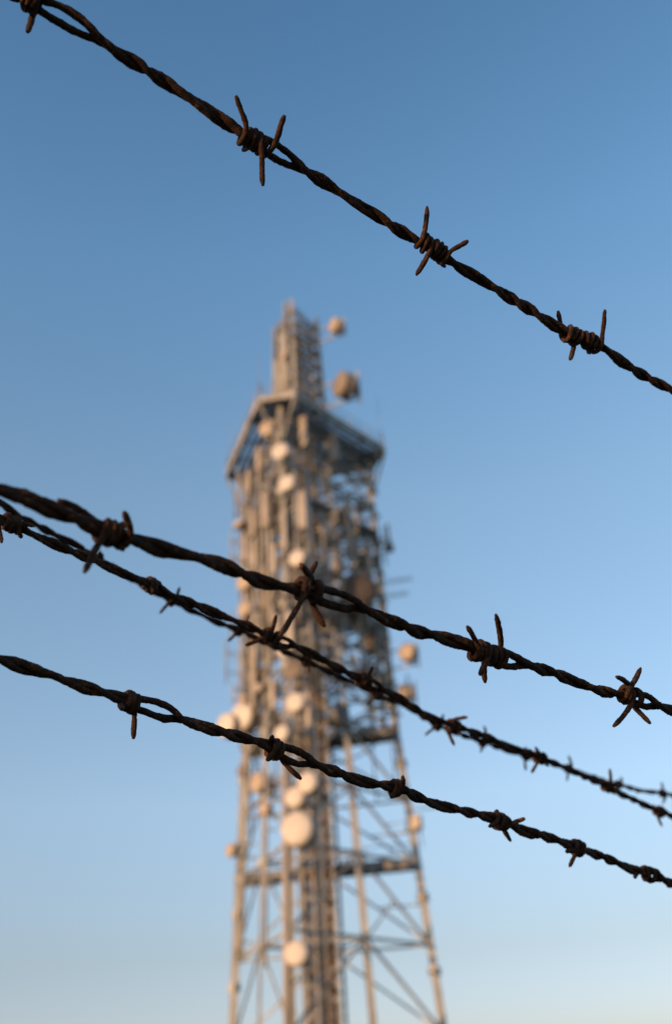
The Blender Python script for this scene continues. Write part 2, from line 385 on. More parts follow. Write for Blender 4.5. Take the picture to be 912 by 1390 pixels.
TOWER = {'x': -2.45,
 'y': 61.0,
 'phi': 0.8768,
 'sides': [(0, 12.9), (13.86, 11.1), (21.5, 10.05), (27, 9.45), (43.1, 9.4)],
 'hp': 43.09,
 'S': 9.57,
 't': 2.466,
 'mast': (3.95, 3.3, 54.7),
 'mast_off': (0.1, 0.0, 0.0),
 'mast_yaw': 0.13}
DISHES = [{'loc': (0.662, 59.0, 52.68),
  'dia': 1.228,
  'az': -0.977,
  'kind': 'drum',
  'anchor': (-1.344, 60.669, 52.68),
  'label': 'small drum dish held out at the right side of the mast, just under its top',
  'face': 'radome_tan'},
 {'loc': (0.847, 58.7, 46.826),
  'dia': 1.979,
  'az': -0.977,
  'kind': 'drum',
  'anchor': (-1.343, 60.522, 46.826),
  'label': 'large drum dish held out at the right of the mast, just above the platform',
  'shroud': 'drum_dark',
  'face': 'radome_dull'},
 {'loc': (-3.211, 58.914, 49.921),
  'dia': 0.602,
  'az': -0.436,
  'kind': 'shallow',
  'anchor': (-2.742, 59.087, 49.921),
  'label': 'tiny pale dish on the sunlit side of the mast, halfway up',
  'face': 'radome_tan'},
 {'loc': (-4.335, 56.242, 41.628),
  'dia': 1.251,
  'az': -0.524,
  'kind': 'shallow',
  'anchor': (-3.678, 56.484, 41.628),
  'label': 'upper of the two round dishes seen against the platform underside',
  'face': 'radome_tan'},
 {'loc': (-3.29, 53.107, 37.516),
  'dia': 1.164,
  'az': -0.349,
  'kind': 'shallow',
  'anchor': (-3.372, 55.642, 37.516),
  'label': 'bright round dish just below another one under the platform'},
 {'loc': (-2.859, 51.639, 34.197),
  'dia': 1.066,
  'az': -0.384,
  'kind': 'shallow',
  'anchor': (-3.373, 55.636, 34.197),
  'label': 'bright round dish by the near corner, third and lowest of those under the platform'},
 {'loc': (-2.332, 49.905, 28.117),
  'dia': 0.986,
  'az': -0.349,
  'kind': 'drum',
  'anchor': (-3.375, 55.625, 28.117),
  'label': 'pale dish directly above a barb where the thickest wire crosses the tower'},
 {'loc': (-6.381, 60.032, 32.035),
  'dia': 1.32,
  'az': -0.611,
  'kind': 'drum',
  'anchor': (-5.162, 60.482, 32.035),
  'label': 'pale drum dish at the left edge, half behind the thickest wire',
  'face': 'radome_tan'},
 {'loc': (-6.403, 60.085, 30.018),
  'dia': 1.06,
  'az': -0.611,
  'kind': 'drum',
  'anchor': (-5.183, 60.535, 30.018),
  'label': 'small pale drum dish at the left edge, between the thickest wire and the one below',
  'face': 'radome_tan'},
 {'loc': (-4.679, 58.589, 29.878),
  'dia': 1.368,
  'az': -0.175,
  'kind': 'shallow',
  'anchor': (-4.491, 58.658, 29.878),
  'label': 'dull brown dish set back between brighter ones, just under the thickest wire',
  'shroud': 'drum_dark',
  'face': 'radome_dull'},
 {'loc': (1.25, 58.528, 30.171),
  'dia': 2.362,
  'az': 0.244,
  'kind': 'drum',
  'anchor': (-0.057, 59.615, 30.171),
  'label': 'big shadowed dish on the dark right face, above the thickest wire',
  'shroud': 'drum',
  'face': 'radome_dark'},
 {'loc': (3.826, 59.222, 25.92),
  'dia': 1.199,
  'az': -0.733,
  'kind': 'drum',
  'anchor': (1.366, 61.268, 25.92),
  'label': 'drum dish on a long arm at the right edge, just above the double wires',
  'face': 'radome_tan'},
 {'loc': (3.43, 59.559, 23.404),
  'dia': 1.09,
  'az': -0.96,
  'kind': 'drum',
  'anchor': (1.431, 61.222, 23.404),
  'label': 'lit drum dish at the right edge, its lower half behind the double wires',
  'face': 'radome_tan'},
 {'loc': (-2.715, 50.25, 19.841),
  'dia': 1.033,
  'az': -0.314,
  'kind': 'drum',
  'anchor': (-3.456, 55.152, 19.841),
  'label': 'bright round dish alone midway between the double wires and the lowest wire'},
 {'loc': (-3.339, 52.334, 23.718),
  'dia': 0.902,
  'az': -0.349,
  'kind': 'shallow',
  'anchor': (-3.41, 55.419, 23.718),
  'label': 'bright dish glimpsed through the gap in the double wires'},
 {'loc': (-2.825, 51.974, 22.363),
  'dia': 1.127,
  'az': -0.087,
  'kind': 'shallow',
  'anchor': (-3.425, 55.335, 22.363),
  'label': 'dull tan dish right below the double wires, above a bright one',
  'face': 'radome_dull'},
 {'loc': (-7.754, 61.323, 22.65),
  'dia': 1.526,
  'az': -0.593,
  'kind': 'drum',
  'anchor': (-5.878, 62.015, 22.65),
  'label': 'outermost drum dish on the left edge, just above the lowest wire'},
 {'loc': (-6.778, 61.32, 23.114),
  'dia': 1.856,
  'az': -0.593,
  'kind': 'drum',
  'anchor': (-5.746, 61.7, 23.114),
  'label': 'larger drum dish overlapping the outermost one on the left edge'},
 {'loc': (-6.696, 61.494, 24.29),
  'dia': 0.845,
  'az': -0.663,
  'kind': 'drum',
  'anchor': (-5.758, 61.84, 24.29),
  'label': 'small dish sitting right above a pair of overlapping drum dishes',
  'face': 'radome_tan'},
 {'loc': (-3.657, 52.714, 19.052),
  'dia': 0.869,
  'az': -0.349,
  'kind': 'drum',
  'anchor': (-3.467, 55.09, 19.052),
  'label': 'bright dish touching the lowest wire at a barb'},
 {'loc': (-2.116, 46.877, 14.685),
  'dia': 0.993,
  'az': -0.314,
  'kind': 'drum',
  'anchor': (-3.526, 54.749, 14.685),
  'label': 'bright round dish under the lowest wire, upper right of a stepped pair'},
 {'loc': (-2.812, 48.449, 14.457),
  'dia': 0.984,
  'az': -0.314,
  'kind': 'drum',
  'anchor': (-3.529, 54.731, 14.457),
  'label': 'bright round dish between a stepped neighbour and the largest dish below'},
 {'loc': (-5.504, 57.588, 17.856),
  'dia': 1.179,
  'az': -0.733,
  'kind': 'long',
  'anchor': (-4.566, 57.934, 17.856),
  'label': 'deep tan drum dish on the left face below the lowest wire',
  'face': 'radome_tan'},
 {'loc': (-4.992, 56.28, 16.035),
  'dia': 0.731,
  'az': -0.611,
  'kind': 'drum',
  'anchor': (-4.148, 56.592, 16.035),
  'label': 'small tan dish at the lower right of the deep drum dish',
  'face': 'radome_tan'},
 {'loc': (-2.715, 47.715, 12.799),
  'dia': 1.567,
  'az': -0.262,
  'kind': 'drum',
  'anchor': (-3.55, 54.606, 12.799),
  'label': 'largest bright round dish, carried at the head of a tall pale pole'},
 {'loc': (-7.4, 60.651, 14.855),
  'dia': 0.773,
  'az': -0.733,
  'kind': 'drum',
  'anchor': (-5.899, 61.205, 14.855),
  'label': 'lone small dish sticking out at the left edge beside the lower walkway',
  'face': 'radome_tan'},
 {'loc': (-2.93, 47.722, 7.489),
  'dia': 1.06,
  'az': -0.262,
  'kind': 'drum',
  'anchor': (-3.618, 54.213, 7.489),
  'label': 'bright dish low on the tall pale pole, lowest dish of the tower'},
 {'loc': (-6.991, 63.047, 20.204),
  'dia': 0.743,
  'az': -0.698,
  'kind': 'drum',
  'anchor': (-6.428, 63.255, 20.204),
  'label': 'small brown dish on the left leg, above and left of the deep drum dish',
  'shroud': 'drum_dark',
  'face': 'radome_dull'},
 {'loc': (-5.546, 61.0, 25.615),
  'dia': 1.414,
  'az': 0.611,
  'kind': 'drum',
  'anchor': (-5.421, 61.046, 25.615),
  'label': 'dark dish turned away inside the left half, below the double wires',
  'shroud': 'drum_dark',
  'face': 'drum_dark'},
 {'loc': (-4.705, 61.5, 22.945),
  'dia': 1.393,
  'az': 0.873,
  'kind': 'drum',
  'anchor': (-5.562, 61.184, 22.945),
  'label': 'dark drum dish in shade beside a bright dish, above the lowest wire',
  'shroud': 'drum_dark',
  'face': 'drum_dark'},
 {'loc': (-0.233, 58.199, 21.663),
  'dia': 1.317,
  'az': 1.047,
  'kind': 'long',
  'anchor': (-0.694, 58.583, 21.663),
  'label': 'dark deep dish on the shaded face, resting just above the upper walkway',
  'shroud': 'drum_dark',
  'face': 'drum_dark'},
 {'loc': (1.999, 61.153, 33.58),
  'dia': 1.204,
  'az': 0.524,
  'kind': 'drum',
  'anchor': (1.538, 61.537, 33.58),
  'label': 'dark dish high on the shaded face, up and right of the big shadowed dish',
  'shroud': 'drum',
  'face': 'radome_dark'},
 {'loc': (-0.479, 58.323, 27.824),
  'dia': 1.11,
  'az': 0.436,
  'kind': 'drum',
  'anchor': (-0.863, 58.643, 27.824),
  'label': 'brown dish just beneath the thickest wire, right of the barb crossing',
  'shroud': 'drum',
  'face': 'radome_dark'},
 {'loc': (2.097, 62.0, 28.078),
  'dia': 1.46,
  'az': 0.175,
  'kind': 'drum',
  'anchor': (1.998, 62.082, 28.078),
  'label': 'grey dish deep inside the tower, under the thickest wire at right',
  'shroud': 'drum_dark',
  'face': 'radome_dull'},
 {'loc': (-1.656, 61.0, 36.062),
  'dia': 1.019,
  'az': 0.262,
  'kind': 'drum',
  'anchor': (-0.035, 59.651, 36.062),
  'label': 'grey dish deep inside the tower, below the platform',
  'shroud': 'drum_dark',
  'face': 'radome_dull'},
 {'loc': (-1.374, 61.0, 25.991),
  'dia': 1.134,
  'az': -0.0,
  'kind': 'drum',
  'anchor': (0.112, 59.764, 25.991),
  'label': 'grey dish in the core, behind the double wires',
  'shroud': 'drum_dark',
  'face': 'radome_dull'}]
PANELS = [{'loc': (-1.849, 56.226, 41.063),
  'w': 0.514,
  'h': 2.434,
  'az': -0.524,
  'anchor': (-2.464, 56.738, 41.063),
  'label': 'tan upright panel antenna against the dark platform underside, near the tower corner'},
 {'loc': (0.13, 58.605, 41.292),
  'w': 0.53,
  'h': 2.297,
  'az': -0.349,
  'anchor': (-0.485, 59.116, 41.292),
  'label': 'tan upright panel antenna farther right against the dark platform underside',
  'mat': 'drum'},
 {'loc': (-5.11, 58.339, 40.43),
  'w': 0.394,
  'h': 1.955,
  'az': -0.611,
  'anchor': (-4.453, 58.581, 40.43),
  'label': 'slim lit panel antenna under the left half of the platform'},
 {'loc': (-5.963, 60.074, 39.777),
  'w': 0.534,
  'h': 1.715,
  'az': -0.698,
  'anchor': (-5.119, 60.385, 39.777),
  'label': 'squat tan panel antenna at the left edge under the platform corner'},
 {'loc': (-4.586, 56.616, 35.348),
  'w': 0.454,
  'h': 2.677,
  'az': -0.611,
  'anchor': (-3.835, 56.892, 35.348),
  'label': 'long pale panel antenna on the left face, one row below the platform'},
 {'loc': (-3.124, 52.351, 31.424),
  'w': 0.302,
  'h': 2.773,
  'az': -0.524,
  'anchor': (-3.374, 55.631, 31.424),
  'label': 'thin long panel antenna between two wider ones below the platform'},
 {'loc': (-1.827, 48.252, 30.164),
  'w': 0.491,
  'h': 2.37,
  'az': -0.436,
  'anchor': (-3.374, 55.629, 30.164),
  'label': 'wide pale panel antenna near the tower corner below the platform'},
 {'loc': (-5.741, 60.041, 36.454),
  'w': 0.348,
  'h': 2.217,
  'az': -0.698,
  'anchor': (-5.084, 60.283, 36.454),
  'label': 'narrow tan panel antenna at the left below the platform'},
 {'loc': (-3.996, 55.295, 31.029),
  'w': 0.313,
  'h': 2.062,
  'az': -0.524,
  'anchor': (-3.374, 55.63, 31.029),
  'label': 'narrow tan panel antenna just above the thickest wire on the left face'},
 {'loc': (-5.647, 59.78, 33.817),
  'w': 0.382,
  'h': 1.961,
  'az': -0.611,
  'anchor': (-4.99, 60.022, 33.817),
  'label': 'tan panel antenna at the left edge just above the thickest wire'},
 {'loc': (-6.815, 61.512, 37.196),
  'w': 0.978,
  'h': 0.477,
  'az': -0.698,
  'anchor': (-5.689, 61.927, 37.196),
  'label': 'small tan box antenna jutting from the left edge',
  'mat': 'drum'},
 {'loc': (-6.433, 61.625, 34.854),
  'w': 0.394,
  'h': 0.867,
  'az': -0.698,
  'anchor': (-5.682, 61.902, 34.854),
  'label': 'small brown box antenna at the left edge above the pale drum dish',
  'mat': 'drum'},
 {'loc': (0.68, 59.415, 36.094),
  'w': 0.473,
  'h': 1.272,
  'az': -0.175,
  'anchor': (0.142, 59.862, 36.094),
  'label': 'upper small rust coloured panel on the shaded right face',
  'mat': 'drum'},
 {'loc': (-0.337, 58.19, 34.024),
  'w': 0.5,
  'h': 0.943,
  'az': -0.175,
  'anchor': (-0.875, 58.638, 34.024),
  'label': 'lower small rust coloured panel on the shaded right face',
  'mat': 'drum'},
 {'loc': (0.733, 58.852, 35.106),
  'w': 0.381,
  'h': 3.685,
  'az': -0.611,
  'anchor': (-0.113, 59.555, 35.106),
  'label': 'long lit panel antenna standing out on the shaded right face'},
 {'loc': (2.003, 60.845, 33.616),
  'w': 0.473,
  'h': 2.428,
  'az': 0.349,
  'anchor': (1.388, 61.357, 33.616),
  'label': 'grey panel antenna beside the right leg above the big shadowed dish',
  'mat': 'drum'},
 {'loc': (2.184, 61.367, 27.957),
  'w': 0.58,
  'h': 1.574,
  'az': 0.436,
  'anchor': (1.722, 61.751, 27.957),
  'label': 'grey panel antenna beside the right leg under the thickest wire',
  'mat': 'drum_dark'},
 {'loc': (-3.878, 54.584, 26.022),
  'w': 0.335,
  'h': 1.657,
  'az': -0.524,
  'anchor': (-3.386, 55.562, 26.022),
  'label': 'tan panel antenna between the thickest wire and the double wires'},
 {'loc': (-2.866, 51.101, 24.258),
  'w': 0.348,
  'h': 2.121,
  'az': -0.489,
  'anchor': (-3.404, 55.453, 24.258),
  'label': 'pale panel antenna right under the long barb at the tower crossing'},
 {'loc': (-2.16, 55.905, 25.298),
  'w': 0.339,
  'h': 2.617,
  'az': -0.436,
  'anchor': (-2.698, 56.353, 25.298),
  'label': 'slim panel antenna on the tower corner above the double wires',
  'mat': 'drum'},
 {'loc': (-5.815, 60.35, 25.282),
  'w': 0.481,
  'h': 4.001,
  'az': -0.663,
  'anchor': (-5.252, 60.558, 25.282),
  'label': 'tallest pale panel antenna, on the left leg below the double wires'},
 {'loc': (-4.317, 55.73, 22.339),
  'w': 0.33,
  'h': 1.681,
  'az': -0.524,
  'anchor': (-3.66, 55.973, 22.339),
  'label': 'tan panel antenna on the left face, left of a bright round dish'},
 {'loc': (-2.317, 55.656, 21.009),
  'w': 0.398,
  'h': 2.673,
  'az': -0.489,
  'anchor': (-2.778, 56.039, 21.009),
  'label': 'long tan panel antenna on the tower corner above the lowest wire'},
 {'loc': (1.359, 60.247, 24.401),
  'w': 0.358,
  'h': 2.223,
  'az': 0.262,
  'anchor': (0.898, 60.63, 24.401),
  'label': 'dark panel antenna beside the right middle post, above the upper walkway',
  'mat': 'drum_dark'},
 {'loc': (3.484, 59.155, 15.437),
  'w': 0.653,
  'h': 0.78,
  'az': -0.524,
  'anchor': (1.485, 60.818, 15.437),
  'label': 'small tan box antenna hung outside the right leg, below the lowest wire'},
 {'loc': (-1.479, 61.0, 30.97),
  'w': 0.422,
  'h': 3.269,
  'az': -0.175,
  'anchor': (0.041, 59.735, 30.97),
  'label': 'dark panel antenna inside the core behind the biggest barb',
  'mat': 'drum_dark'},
 {'loc': (-5.364, 59.576, 28.461),
  'w': 0.366,
  'h': 1.866,
  'az': -0.611,
  'anchor': (-4.895, 59.749, 28.461),
  'label': 'tan panel antenna beside the left leg between the thick and double wires'}]
WHIPS = [{'loc': (3.504, 61.399, 34.751),
  'h': 1.77,
  'r': 0.13,
  'anchor': (2.274, 62.423, 34.751),
  'label': 'short stout whip antenna on an arm beyond the right leg, above the thickest wire'},
 {'loc': (-7.745, 63.195, 43.8),
  'h': 3.6,
  'r': 0.018,
  'anchor': (-7.595, 63.495, 43.8),
  'label': 'thin whip antenna at the left corner of the platform'},
 {'loc': (3.594, 60.951, 43.8),
  'h': 3.4,
  'r': 0.018,
  'anchor': (3.744, 61.251, 43.8),
  'label': 'thin whip antenna at the right corner of the platform'},
 {'loc': (-4.638, 54.46, 43.8),
  'h': 3.0,
  'r': 0.018,
  'anchor': (-4.488, 54.76, 43.8),
  'label': 'thin whip antenna rising beside the near platform edge at left'}]
YAGIS = [{'loc': (2.775, 62.788, 32.575),
  'az': 1.396,
  'len': 2.2,
  'w': 1.5,
  'label': 'upper thin yagi antenna pointing out from the right edge beside the big shadowed dish'},
 {'loc': (2.777, 62.788, 31.513),
  'az': 1.396,
  'len': 1.8,
  'w': 1.4,
  'label': 'lower thin yagi antenna pointing out from the right edge, just above the thickest wire'},
 {'loc': (3.436, 63.031, 17.119), 'az': 1.484, 'len': 2.4, 'w': 0.7, 'label': 'thin yagi antenna pointing out from the right leg, beside a tan box'}]
SUNP = {'el': 8,
 'az': 52,
 'energy': 5,
 'color': (1, 0.61, 0.31),
 'air': 1.0,
 'dust': 0.6,
 'ozone': 1.5,
 'sat': 1.0,
 'hue': 0.5,
 'sky': 0.1,
 'tint': [(0, (1.2, 1.35, 2.4)), (0.07, (1.62, 1.58, 2.25)), (0.118, (1.8, 1.64, 1.92)), (0.25, (2.72, 2.52, 2.62)), (0.51, (3.0, 3.05, 3.05)),
          (0.7, (2.5, 3.13, 3.45)), (0.836, (1.9, 2.68, 3.12)), (1, (1.6, 2.3, 2.8))]}
CAMP = {'loc': (0, 0, 1.6),
 'r': (0.998054, 0.031579, -0.053773),
 'u': (0.06236, -0.50541, 0.860623),
 'f': (0.0, 0.862301, 0.506396),
 'lens': 35.596,
 'focus': 0.4,
 'fstop': 9.5}


# ------------------------------------------------------------------ setting
def ground():
    b = MB(); N = 48; rings = [0, 8, 20, 45, 90, 200, 500, 1500, 6000]
    rnd = random.Random(3)
    b.v.append((0, 30, 0))
    for r in rings[1:]:
        for k in range(N):
            a = 2*PI*k/N
            b.v.append((r*math.cos(a), 30 + r*math.sin(a), 0))
    for k in range(N): b.f.append((0, 1+k, 1+(k+1) % N)); b.smooth.append(False)
    for i in range(len(rings)-2):
        for k in range(N):
            p = 1+i*N+k; q = 1+i*N+(k+1) % N
            b.f.append((p, p+N, q+N, q)); b.smooth.append(False)
    o = b.build('ground', M['grass']); o['kind'] = 'structure'
ground()

# ------------------------------------------------------------------ barbed wire
WR = .00130      # radius of one line wire
BR = .00106      # radius of a barb wire
def spline(P, n):
    """Catmull-Rom through P, n samples per span; also the sample index of each control point"""
    out = []; P = [Vector(p) for p in P]
    for i in range(len(P)-1):
        p0 = P[max(i-1,0)]; p1 = P[i]; p2 = P[i+1]; p3 = P[min(i+2,len(P)-1)]
        for k in range(n):
            t = k/n
            out.append(.5*((2*p1) + (p2-p0)*t + (2*p0-5*p1+4*p2-p3)*t*t + (3*p1-p0-3*p2+p3)*t**3))
    out.append(P[-1]); return out

def barbed_wire(label, ctrl, barbs, seed, mat, bmat, half_turn, group):
    rnd = random.Random(seed)
    raw = spline(ctrl, 60)
    L = [0.0]
    for i in range(1, len(raw)): L.append(L[-1] + (raw[i]-raw[i-1]).length)
    tot = L[-1]
    def at(s):
        s = min(max(s, 0), tot); lo, hi = 0, len(L)-1
        while hi-lo > 1:
            m = (lo+hi)//2
            if L[m] <= s: lo = m
            else: hi = m
        q = (s-L[lo])/max(L[hi]-L[lo], 1e-9)
        return raw[lo].lerp(raw[hi], q)
    def frame(s):
        T = (at(s+.004)-at(s-.004)).normalized()
        U = FENCE_NORMAL.cross(T).normalized()
        if U.z < 0: U = -U
        Wd = T.cross(U)
        if Wd.dot(FENCE_NORMAL) > 0: Wd = -Wd          # towards the open side of the fence
        return T, U, Wd
    # arc position of every barb: nearest point of the line
    sb = []
    for b in barbs:
        c = Vector(b[0])
        i = min(range(len(raw)), key=lambda j: (raw[j]-c).length_squared)
        sb.append(L[i])
    root = thing('barbed_wire', label, 'barbed wire', at(0), 0, group)
    O = at(0)
    # twist: the two line wires lie side by side (one above the other) at each barb and turn in between
    step = .0011; n = int(tot/step); knots = [0] + sorted(sb) + [tot]
    phase = []; spread = []
    gap = {}
    for b, s0 in zip(barbs, sb): gap[round(s0, 5)] = b[2]
    cum = 0.0; segs = []
    for i in range(len(knots)-1):
        a, b = knots[i], knots[i+1]; g = gap.get(round(a, 5), 0)
        turns = max(1, round((b-a-g)/half_turn)) if b-a > .01 else 0
        segs.append((a, b, g, cum, turns)); cum += turns*PI
    for j in range(n+1):
        s = j*step
        for cum_i, (a, b, g, c0, tn) in enumerate(segs):
            if a <= s <= b+1e-9: break
        g0 = a+g*.75
        if s < g0: x = 0
        else:
            x = (s-g0)/max(b-g0, 1e-6)
            x = x + .06*math.sin(2*PI*x*1.5 + seed + 2.1*cum_i)*(1-x)*x*4
        phase.append(c0 + x*tn*PI)
        sp = 1.0
        if g > 0 and s-a < g: sp += 1.1*math.sin(PI*min(1, (s-a)/g))**.8
        spread.append(sp)
    wob = [rnd.uniform(-1, 1) for _ in range(int(tot/.02)+4)]
    for w in range(2):
        pts = []
        for j in range(n+1):
            s = j*step; T, U, Wd = frame(s)
            ang = phase[j] + w*PI + .25*math.sin(j*.021+seed)
            k = s/.02; i0 = int(k); wb = wob[i0]*(1-(k-i0)) + wob[i0+1]*(k-i0)
            rr = WR*(.86 + .06*wb)*spread[j]
            pts.append(at(s) + (U*math.cos(ang) + Wd*math.sin(ang))*rr + U*.00065*wb - O)
        m = MB(); m.rough_tube(pts, [WR*1.04*(1 + .07*math.sin(j*.047+seed*2+w*2)) for j in range(n+1)], 10, .135, seed*10+w)
        m.build('line_wire', mat, root)
    # barbs
    for bi, (b, s0) in enumerate(zip(barbs, sb)):
        m = MB(); T, U, Wd = frame(s0); C = at(s0) - O
        for wi, (p1, p2, rot, turns) in enumerate(b[1]):
            # p = (axis offset of its root, tip along axis, tip across, tip depth); across > 0 is up
            R0 = WR*1.7 + BR*.85
            def leave(p, start):
                up = p[2] > 0
                front = (up == (rot > 0)) if start else (up != (rot > 0))
                return PI/2 if front else -PI/2
            a0 = leave(p1, True); a1 = leave(p2, False)
            if rot > 0:
                while a1 <= a0 + 2*PI*(turns-.5): a1 += 2*PI
            else:
                while a1 >= a0 - 2*PI*(turns-.5): a1 -= 2*PI
            coil = []
            K = int(abs(a1-a0)/.22)+2
            ph = rnd.uniform(0, 6)
            for k in range(K+1):
                q = k/K; a = a0+(a1-a0)*q
                x = p1[0]+(p2[0]-p1[0])*q + .0004*math.sin(a*1.3+ph)
                rr = R0*(1+.10*math.sin(a*.7+ph+wi))
                coil.append(C + T*x + (U*math.cos(a) + Wd*math.sin(a)*.88)*rr)
            def prong(p, root_pt, tang):
                tip = C + T*p[1] + U*p[2] + Wd*p[3]
                d = (tip-root_pt); ln = d.length
                out = []
                for k in range(1, 15):
                    q = k/14
                    # leave along the coil's tangent, then swing to the tip, a little crooked
                    h = root_pt + tang*ln*.20
                    pt = root_pt*(1-q)**2 + h*2*q*(1-q) + tip*q*q
                    out.append(pt + U*.0002*math.sin(q*7+ph) + T*.0002*math.sin(q*5+ph*2))
                return out
            t0 = (coil[0]-coil[1]).normalized(); t1 = (coil[-1]-coil[-2]).normalized()
            q0 = prong(p1, coil[0], t0); q1 = prong(p2, coil[-1], t1)
            line = list(reversed(q0)) + coil + q1
            rad = [BR]*len(line)
            for e, f_ in ((0, .5), (1, .92)):
                rad[e] *= f_; rad[-1-e] *= f_
            # resample evenly so the skin is evenly rough
            LL = [0]
            for k in range(1, len(line)): LL.append(LL[-1]+(line[k]-line[k-1]).length)
            nn = int(LL[-1]/.0007); fin = []; rf = []; c_ = 0
            for k in range(nn+1):
                s_ = LL[-1]*k/nn
                while c_ < len(LL)-2 and LL[c_+1] < s_: c_ += 1
                q = (s_-LL[c_])/max(LL[c_+1]-LL[c_], 1e-9)
                fin.append(line[c_].lerp(line[c_+1], q)); rf.append(rad[c_]*(1-q)+rad[c_+1]*q)
            m.rough_tube(fin, rf, 9, .10, seed*100+bi*7+wi)
        m.build('barb', bmat, root)
    return root

for S_ in STRANDS:
    barbed_wire(S_['label'], S_['ctrl'], S_['barbs'], S_['seed'], M[S_['mat']], M[S_['bmat']], S_['half'], 'barbed wire strands across the sky')

# ------------------------------------------------------------------ tower
TX, TY = TOWER['x'], TOWER['y']
PHI = TOWER['phi']
def side(z):
    P = TOWER['sides']
    for (z0, s0), (z1, s1) in zip(P, P[1:]):
        if z <= z1: return s0+(s1-s0)*(z-z0)/(z1-z0)
    return P[-1][1]
DIRS = {k: Vector((math.cos(PHI+PI/6+math.radians(d)), math.sin(PHI+PI/6+math.radians(d)), 0)) for k, d in (('N',180),('R',-60),('L',60))}
def leg(k, z, s=None):
    return DIRS[k]*((s or side(z))/math.sqrt(3)) + Vector((0,0,z))
FACES = (('L','N'), ('N','R'), ('R','L'))
def fnorm(a, b): return (DIRS[a]+DIRS[b]).normalized()
def on_face(a, b, t, z, o=0):
    return leg(a, z).lerp(leg(b, z), t) + fnorm(a, b)*o

tower = thing('lattice_tower', 'tall galvanised steel lattice communications tower crowded with dishes, behind the barbed wire', 'tower', (TX, TY, 0))

